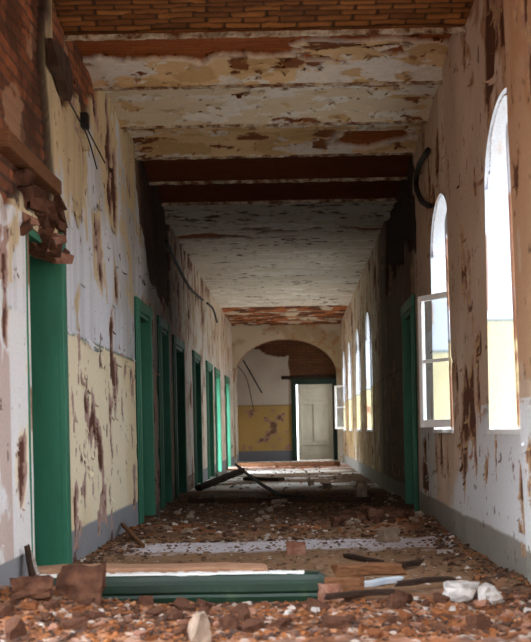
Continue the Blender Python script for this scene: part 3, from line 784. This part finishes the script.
# named blocks
def block(px, py, w, h, mat, label, seed, dep=None, name='brick', cat='brick', rz=0, Y=None, sink=.015):
    p = G(px, py) if Y is None else Vector((at(px, py, Y).x, Y, hz(at(px, py, Y).x, Y)))
    k = p.y/F; me = rock_mesh(name, w*k*1.06, (dep or w*k), h*k*1.08, mat, seed, .22)
    o = put(name, me, p, rz, sink=sink); tag(o, label, cat); return o
block(82, 602, 42, 32, M['brick_dark'], 'large brown masonry block standing in front of the green post', 31, .16, 'masonry_block', 'masonry block', .05)
block(329, 602, 18, 18, M['brick_pink'], 'small pinkish brick at the splintered end of the green post', 32, .12, rz=.5)
block(32, 598, 36, 18, M['brick_dark'], 'dark broken brick on top of the rubble heap at the left wall', 33, .16, rz=.2)
block(236, 602, 26, 12, M['brick_dark'], 'flat dark brick in the rubble right before the middle of the green post', 34, .12, rz=-.2)
block(199, 642, 18, 26, M['mortar'], 'upright grey mortar chunk at the front edge of the rubble', 35, .09, 'mortar_chunk', 'mortar chunk', .3)
block(296, 554, 18, 12, M['brick_pink'], 'single brown stone sitting on the pale lit dust band', 36, .14, 'stone', 'stone')
block(461, 598, 32, 16, M['lump'], 'flat white plaster lump on the orange rubble, the one farther from the wall base', 37, .18, 'plaster_lump', 'plaster lump')
block(489, 603, 20, 16, M['lump'], 'rounded white plaster lump nearest the wall base on the orange rubble', 38, .15, 'plaster_lump', 'plaster lump')
block(362, 499, 10, 15, M['mortar'], 'tall pale chunk standing on the debris heap by the dark wall', 39, .2, 'mortar_chunk', 'mortar chunk')
block(311, 485, 6, 5, M['mortar'], 'grey stone alone on the pale far floor', 40, .14, 'stone', 'stone')
block(327, 489, 8, 6, M['mortar'], 'larger of the grey stones on the far floor, nearer the heap', 41, .18, 'stone', 'stone')
block(222, 478, 12, 6, M['lump'], 'white plaster lump by the far green doors', 42, .25, 'plaster_lump', 'plaster lump')
block(389, 542, 20, 13, M['mortar'], 'grey lump at the edge of the debris heap under the open casement', 43, .18, 'mortar_chunk', 'mortar chunk', .4)
block(445, 554, 14, 5, M['lump'], 'small white plaster piece alone on the brown floor near the right wall base', 44, .1, 'plaster_lump', 'plaster lump')

# scattered pieces, each an object of its own
kinds = {
 'red': ('brick_piece', M['brick'], 'rough orange-red brick piece scattered in the rubble before the green post', 'brick piece', 'red brick pieces in the near rubble'),
 'dark': ('brick_piece', M['brick_dark'], 'dark brown dirty brick piece scattered in the rubble before the green post', 'brick piece', 'dark brick pieces in the near rubble'),
 'pink': ('brick_piece', M['brick_pink'], 'dusty pink brick piece scattered in the rubble before the green post', 'brick piece', 'pink brick pieces in the near rubble'),
 'white': ('plaster_piece', M['lump'], 'small white plaster piece scattered in the rubble before the green post', 'plaster piece', 'white plaster pieces in the near rubble'),
 'mid': ('debris_piece', M['mortar'], 'grey mortar piece scattered on the shadowed floor beyond the lit dust band', 'mortar piece', 'mortar pieces on the shadowed floor'),
 'midw': ('plaster_piece', M['lump'], 'white plaster piece scattered on the floor between the lit dust band and the dark beam', 'plaster piece', 'white plaster pieces beyond the dust band'),
 'midb': ('brick_piece', M['brick_dark'], 'dark brick piece in the debris heap below the open casement', 'brick piece', 'brick pieces in the heap below the casement'),
}
protos = {}
for k, (nm, mt, lb, ct, gp) in kinds.items():
    protos[k] = [rock_mesh(nm, random.uniform(.8, 1.2), random.uniform(.6, 1), random.uniform(.4, .75), mt, 60+13*j+len(k)*7, .3) for j in range(5)]
taken = []
def scatter(k, n, fx, fy, s0, s1):
    nm, mt, lb, ct, gp = kinds[k]; c = 0; tries = 0
    while c < n and tries < n*30:
        tries += 1
        x, y = fx(), fy()
        s = random.uniform(s0, s1)
        if not (XL+.1 < x < XR-.1): continue
        if any((x-a)**2+(y-b2)**2 < ((s+s2)*.55)**2 for a, b2, s2 in taken): continue
        taken.append((x, y, s))
        o = put(nm, random.choice(protos[k]), (x, y, hz(x, y)), random.uniform(0, 6.3), (random.uniform(-.3, .3), random.uniform(-.3, .3)), s, .12)
        tag(o, lb, ct, gp); c += 1
for px, py, s in ((82, 602, .2), (329, 602, .1), (32, 598, .2), (236, 602, .15), (199, 642, .1), (461, 598, .2), (489, 603, .15)):
    g = G(px, py); taken.append((g.x, g.y, s))
U = random.uniform
scatter('dark', 46, lambda: U(-1.5, -.2) if random.random() < .7 else U(-.2, 1.2), lambda: U(5.1, 6.05), .04, .11)
scatter('red', 44, lambda: U(-1.5, 1.25), lambda: U(5.05, 6.1), .03, .085)
scatter('pink', 26, lambda: U(-1.4, 1.2), lambda: U(5.1, 6.1), .03, .07)
scatter('white', 20, lambda: U(-1.2, 1.25), lambda: U(5.5, 6.12), .018, .045)
scatter('midb', 26, lambda: U(.35, 1.2), lambda: U(10.8, 12.2), .06, .16)
scatter('mid', 34, lambda: U(-1.4, 1.2), lambda: U(10.5, 15), .03, .09)
scatter('midw', 26, lambda: U(-1.45, 1.2), lambda: U(9.9, 13.5), .02, .05)

# crumbs nobody could count
def chips(name, N, fx, fy, smin, smax, palette, mat, label, flat=.35):
    x = fx(N); y = fy(N); z = floor_height(x, y)
    s = smin+(smax-smin)*rng.random(N)**2.5
    base = np.array([[-1, -1, -1], [1, -1, -1], [1, 1, -1], [-1, 1, -1], [-1, -1, 1], [1, -1, 1], [1, 1, 1], [-1, 1, 1]], float)*.5
    V = np.repeat(base[None], N, 0)*(1+.5*(rng.random((N, 8, 3))-.5))
    V *= (s[:, None]*np.stack([.6+.8*rng.random(N), .5+.6*rng.random(N), flat*(.4+rng.random(N))], -1))[:, None, :]
    a = rng.random(N)*6.28; tx = (rng.random(N)-.5)*1.1; ty = (rng.random(N)-.5)*1.1
    ca, sa = np.cos(a), np.sin(a); o1 = np.ones(N); z1 = np.zeros(N)
    Rz = np.stack([np.stack([ca, -sa, z1], -1), np.stack([sa, ca, z1], -1), np.stack([z1, z1, o1], -1)], 1)
    Rx = np.stack([np.stack([o1, z1, z1], -1), np.stack([z1, np.cos(tx), -np.sin(tx)], -1), np.stack([z1, np.sin(tx), np.cos(tx)], -1)], 1)
    Ry = np.stack([np.stack([np.cos(ty), z1, np.sin(ty)], -1), np.stack([z1, o1, z1], -1), np.stack([-np.sin(ty), z1, np.cos(ty)], -1)], 1)
    V = np.einsum('nij,nkj->nki', Rz@Rx@Ry, V)
    V += np.stack([x, y, z+s*flat*.2], -1)[:, None, :]
    fq = np.array([[0, 3, 2, 1], [4, 5, 6, 7], [0, 1, 5, 4], [1, 2, 6, 5], [2, 3, 7, 6], [3, 0, 4, 7]])
    pal = np.array([lin(p) for p, w_ in palette]); pr = np.array([w_ for p, w_ in palette], float); pr /= pr.sum()
    cc = pal[rng.choice(len(pal), N, p=pr)]*(.75+.5*rng.random((N, 1)))
    A = Acc(); A.v = [V.reshape(-1, 3)]; A.c = [np.repeat(cc, 8, 0)]; A.f = [(fq[None]+8*np.arange(N)[:, None, None]).reshape(-1, 4)]
    o = A.build(name, mat, None, smooth=False); tag(o, label, 'debris', None, 'stuff'); return o
PN = [((138, 86, 50), 6), ((98, 64, 46), 6), ((150, 106, 76), 2), ((72, 54, 46), 6), ((138, 116, 102), 1.0), ((190, 180, 170), .12)]
chips('brick_crumbs', 9000, lambda n: XL+.06+(XR-XL-.12)*rng.random(n), lambda n: 5.0+1.25*rng.random(n)**.9, .005, .034, PN, M['chips'], 'loose orange brick crumbs and grit covering the near floor')
PM = [((104, 80, 62), 5), ((74, 54, 42), 7), ((190, 182, 174), .6), ((132, 86, 54), 2.5)]
chips('plaster_crumbs', 4000, lambda n: XL+.05+(XR-XL-.1)*rng.random(n), lambda n: 9.8+7*rng.random(n)**1.3, .01, .05, PM, M['chips'], 'crumbled plaster and mortar bits strewn over the shadowed mid floor')
PD = [((130, 104, 82), 4), ((100, 78, 62), 4), ((200, 194, 190), .7)]
chips('floor_grit', 2000, lambda n: XL+.05+(XR-XL-.1)*rng.random(n), lambda n: 6.7+3.2*rng.random(n), .006, .035, PD, M['chips'], 'fine grit and dust specks on the brown floor beyond the post')
chips('wall_foot_debris', 1400, lambda n: np.where(rng.random(n) < .5, XL+.04+.3*rng.random(n)**2, XR-.04-.28*rng.random(n)**2), lambda n: 6.3+5.5*rng.random(n), .01, .06, PM, M['chips'], 'crumbs of fallen plaster banked along the foot of both walls')
chips('far_debris', 500, lambda n: XL+.05+(XR-XL-.1)*rng.random(n), lambda n: 17+17*rng.random(n), .02, .07, [((120, 96, 78), 4), ((200, 190, 180), 2), ((80, 60, 48), 4), ((170, 104, 66), 2)], M['chips'], 'scattered debris bits on the far corridor floor')

# curled flakes of paint on walls and ceiling
def flakes(name, P, Nrm, Up, S, colours, label):
    """P hinge points, Nrm into the room, Up the edge that stays stuck; each flake a curling 4 x 3 patch"""
    N = len(P); a = 4; b2 = 4
    side = np.cross(Nrm, Up)
    u = np.linspace(-.5, .5, a)[None, :, None, None]; t = np.linspace(0, 1, b2)[None, None, :, None]
    curl = (.5+1.3*rng.random(N))[:, None, None, None]
    w = (S*(.4+.7*rng.random(N)))[:, None, None, None]; l = S[:, None, None, None]
    jag = 1-.35*rng.random((N, a, 1, 1))
    tt = t*jag
    V = P[:, None, None, :]+side[:, None, None, :]*u*w*(1-.35*t)-Up[:, None, None, :]*l*np.sin(np.minimum(curl*tt, 1.5))/curl+Nrm[:, None, None, :]*(l*(1-np.cos(curl*tt))/curl+.003)
    idx = np.arange(N*a*b2).reshape(N, a, b2)
    q = np.stack([idx[:, :-1, :-1], idx[:, 1:, :-1], idx[:, 1:, 1:], idx[:, :-1, 1:]], -1).reshape(-1, 4)
    A = Acc(); A.v = [V.reshape(-1, 3)]; A.c = [np.repeat(colours, a*b2, 0)]; A.f = [q]
    o = A.build(name, M['plaster'], label); o['kind'] = 'stuff'; return o
def wall_flakes(name, X, sgn, field, opening, n, y0, y1, label, smax=.10):
    Y = y0+(y1-y0)*rng.random(n*6)**1.4; Z = .35+3.4*rng.random(n*6)
    e = .05
    c0, d0 = field(Y, Z); c1, d1 = field(Y, Z-e); c2, d2_ = field(Y, Z+.03)
    edge = np.abs(c0-c1).sum(-1)+.5*np.abs(c0-c2).sum(-1)
    ok = (edge > .35) & ~opening(Y, Z) & ~opening(Y, Z-.1)
    Y, Z, c, d = Y[ok][:n], Z[ok][:n], c2[ok][:n], d0[ok][:n]
    N = len(Y); P = np.stack([X+sgn*d, Y, Z], -1)
    Nr = np.tile(np.array([[sgn, 0, 0]], float), (N, 1)); an = (rng.random(N)-.5)*1.6
    Up = np.stack([np.zeros(N), np.sin(an), np.cos(an)], -1)
    S = (.02+(smax-.02)*rng.random(N)**2.2)*np.where(Y < 7, .5, 1)
    return flakes(name, P, Nr, Up, S, c, label)
wall_flakes('peeling_paint', XL, 1, wall_left_field, lambda Y, Z: in_door(Y, Z, [(a-.18, b_+.18) for a, b_ in DOORS], DTOP+.15), 420, 6.0, 14, wall_left)
wall_flakes('peeling_paint', XR, -1, wall_right_field, lambda Y, Z: in_window(Y, Z) | in_door(Y, Z, [(RDOOR[0]-.18, RDOOR[1]+.18)], 2.4), 420, 6.2, 12.5, wall_right)
N = 2600
X = XL+.05+(XR-XL-.1)*rng.random(N*3); Y = 8.7+3.65*rng.random(N*3)
c0, d0 = ceiling_field(X, Y); c1, d1 = ceiling_field(X, Y+.03)
ok = np.abs(c0-c1).sum(-1) > .22
X, Y, c, d = X[ok][:700], Y[ok][:700], c0[ok][:700], d0[ok][:700]; N = len(X)
an = (rng.random(N)-.5)*2.5
flakes('peeling_paint', np.stack([X, Y, ZC+d], -1), np.tile(np.array([[0, 0, -1.]]), (N, 1)), np.stack([np.sin(an), np.cos(an), np.zeros(N)], -1), .02+.07*rng.random(N)**2, c, ceiling)

# hanging slab, wires
def slab(name, px, X, th, mat, label, cat, bulge=0):
    pts = [on_side(x, y, X) for x, y in px]; bm = bmesh.new(); s = 1 if X < 0 else -1
    f0 = [bm.verts.new(p) for p in pts]; cen = sum(pts, Vector())/len(pts)
    f1 = [bm.verts.new(p+Vector((s*(th+bulge*i/len(pts)), 0, 0))) for i, p in enumerate(pts)]
    n = len(pts); bm.faces.new(f0[::-1]); bm.faces.new(f1)
    for k in range(n): bm.faces.new((f0[k], f0[(k+1) % n], f1[(k+1) % n], f1[k]))
    bmesh.ops.recalc_face_normals(bm, faces=bm.faces[:]); bmesh.ops.triangulate(bm, faces=bm.faces[:])
    o = obj(name, bm, mat); tag(o, label, cat); return o
slab('hanging_slab', [(47, 38), (56, 46), (63, 58), (66, 74), (66, 92), (63, 101), (58, 90), (54, 76), (48, 66)], XL+.02, .03, M['soot'], 'dark brown plaster slab hanging loose above the first green door', 'plaster slab', .05)
def wire(name, px, X, r, label, cat='wire'):
    pts = [on_side(x, y, X) for x, y in px]
    o = obj(name, tube(smooth_path(pts), r, 6), M['cable'], None, True); tag(o, label, cat); return o
wire('electric_wire', [(66, 96), (76, 114), (88, 138), (97, 169)], XL+.035, .006, 'long dark wire hanging down the white wall beside the first green door')
wire('electric_wire', [(84, 122), (94, 142), (105, 163)], XL+.04, .006, 'shorter dark wire dangling parallel to the long one on the white wall')
p = on_side(85, 121, XL+.03); bm = bmesh.new(); box(bm, (p.x-.03, p.y-.05, p.z-.06), (p.x+.03, p.y+.05, p.z+.06), .015)
tag(obj('junction_box', bm, M['cable']), 'small black junction box from which the two wires dangle', 'junction box')
wire('hanging_strip', [(428, 150), (419, 166), (416, 184), (421, 200), (429, 206)], XR-.05, .028, 'dark curved strip hanging off the wall head above the open casement', 'hanging strip')
wire('wall_cable', [(166, 240), (176, 262), (190, 288), (203, 300)], XL+.05, .022, 'black cable sagging along the head of the dark left wall', 'cable')
wire('wall_cable', [(207, 303), (213, 309), (217, 322)], XL+.05, .022, 'short black cable end hanging on the far left wall', 'cable')

for px, r_, lb in ((((243, 360), (250, 372), (262, 393)), .022, 'dark cable hanging slantwise before the pale wall behind the arch'), (((238, 366), (247, 380), (254, 412)), .012, 'thin wire hanging left of the slanting cable behind the arch')):
    o = obj('hanging_cable', tube(smooth_path([at(x, y, YE-.25) for x, y in px]), r_, 6), M['cable'], None, True); tag(o, lb, 'cable')

# ------------------------------------------------------------------ light: overcast sky through the openings
w = bpy.data.worlds.new('overcast sky'); SC.world = w; w.use_nodes = True; nt = w.node_tree
bg = nt.nodes['Background']; tc = nt.nodes.new('ShaderNodeTexCoord'); sp = nt.nodes.new('ShaderNodeSeparateXYZ'); rp = nt.nodes.new('ShaderNodeValToRGB')
nt.links.new(tc.outputs['Generated'], sp.inputs[0])
mr = nt.nodes.new('ShaderNodeMapRange'); mr.inputs['From Min'].default_value = -1; mr.inputs['From Max'].default_value = 1
nt.links.new(sp.outputs['Z'], mr.inputs['Value']); nt.links.new(mr.outputs['Result'], rp.inputs['Fac'])
e = rp.color_ramp.elements; e[0].position = .47; e[0].color = (.46, .42, .36, 1); e[1].position = .52; e[1].color = (.84, .92, 1.0, 1)
nt.links.new(rp.outputs['Color'], bg.inputs['Color'])
# sky strength shaped to balance the light: strong overhead and behind, weak window-side
dp = nt.nodes.new('ShaderNodeVectorMath'); dp.operation = 'DOT_PRODUCT'; dp.inputs[1].default_value = Vector((-.45, -.45, .77)).normalized()
nt.links.new(tc.outputs['Generated'], dp.inputs[0])
ms = nt.nodes.new('ShaderNodeMapRange'); ms.inputs['From Min'].default_value = -.2; ms.inputs['From Max'].default_value = .9
ms.inputs['To Min'].default_value = 4.2; ms.inputs['To Max'].default_value = 13.0
nt.links.new(dp.outputs['Value'], ms.inputs['Value']); nt.links.new(ms.outputs['Result'], bg.inputs['Strength'])
def portal(name, loc, rot, sx, sy):
    l = bpy.data.lights.new(name, 'AREA'); l.shape = 'RECTANGLE'; l.size = sx; l.size_y = sy; l.cycles.is_portal = True
    o = bpy.data.objects.new(name, l); COL.objects.link(o); o.location = loc; o.rotation_euler = rot; return o
for i, (a, b_) in enumerate(WIN):
    portal('window_daylight', (XR+.57, (a+b_)/2, (SILL+WTOP)/2), (0, PI/2, 0), WTOP-SILL, b_-a)
for a, b_ in DOORS[6:8]:  # doors left leafless to add daylight at the far end
    portal('doorway_daylight', (XL-.70, (a+b_)/2, DTOP/2), (0, -PI/2, 0), DTOP, b_-a)
portal('doorway_daylight', (XL-.57, sum(OPEN_DOOR)/2, DTOP/2), (0, -PI/2, 0), DTOP, OPEN_DOOR[1]-OPEN_DOOR[0])

# ------------------------------------------------------------------ camera
cam = bpy.data.cameras.new('camera'); co = bpy.data.objects.new('camera', cam); COL.objects.link(co); SC.camera = co
cam.sensor_fit = 'HORIZONTAL'; cam.sensor_width = 36; cam.lens = F/531*36
cam.shift_x = (265.5-VX)/531; cam.shift_y = (VY-321)/531
co.location = (0, 0, EYE); co.rotation_euler = (PI/2, ROLL, 0); cam.dof.use_dof = True; cam.dof.focus_distance = 11.5; cam.dof.aperture_fstop = 4.8; cam.clip_start = .05; cam.clip_end = 200
vs = SC.view_settings; vs.view_transform = 'Standard'; vs.look = 'None'; vs.gamma = 1; vs.use_curve_mapping = False; vs.exposure = 0.6
SC.cycles.max_bounces = 10; SC.cycles.diffuse_bounces = 7; SC.cycles.use_denoising = True
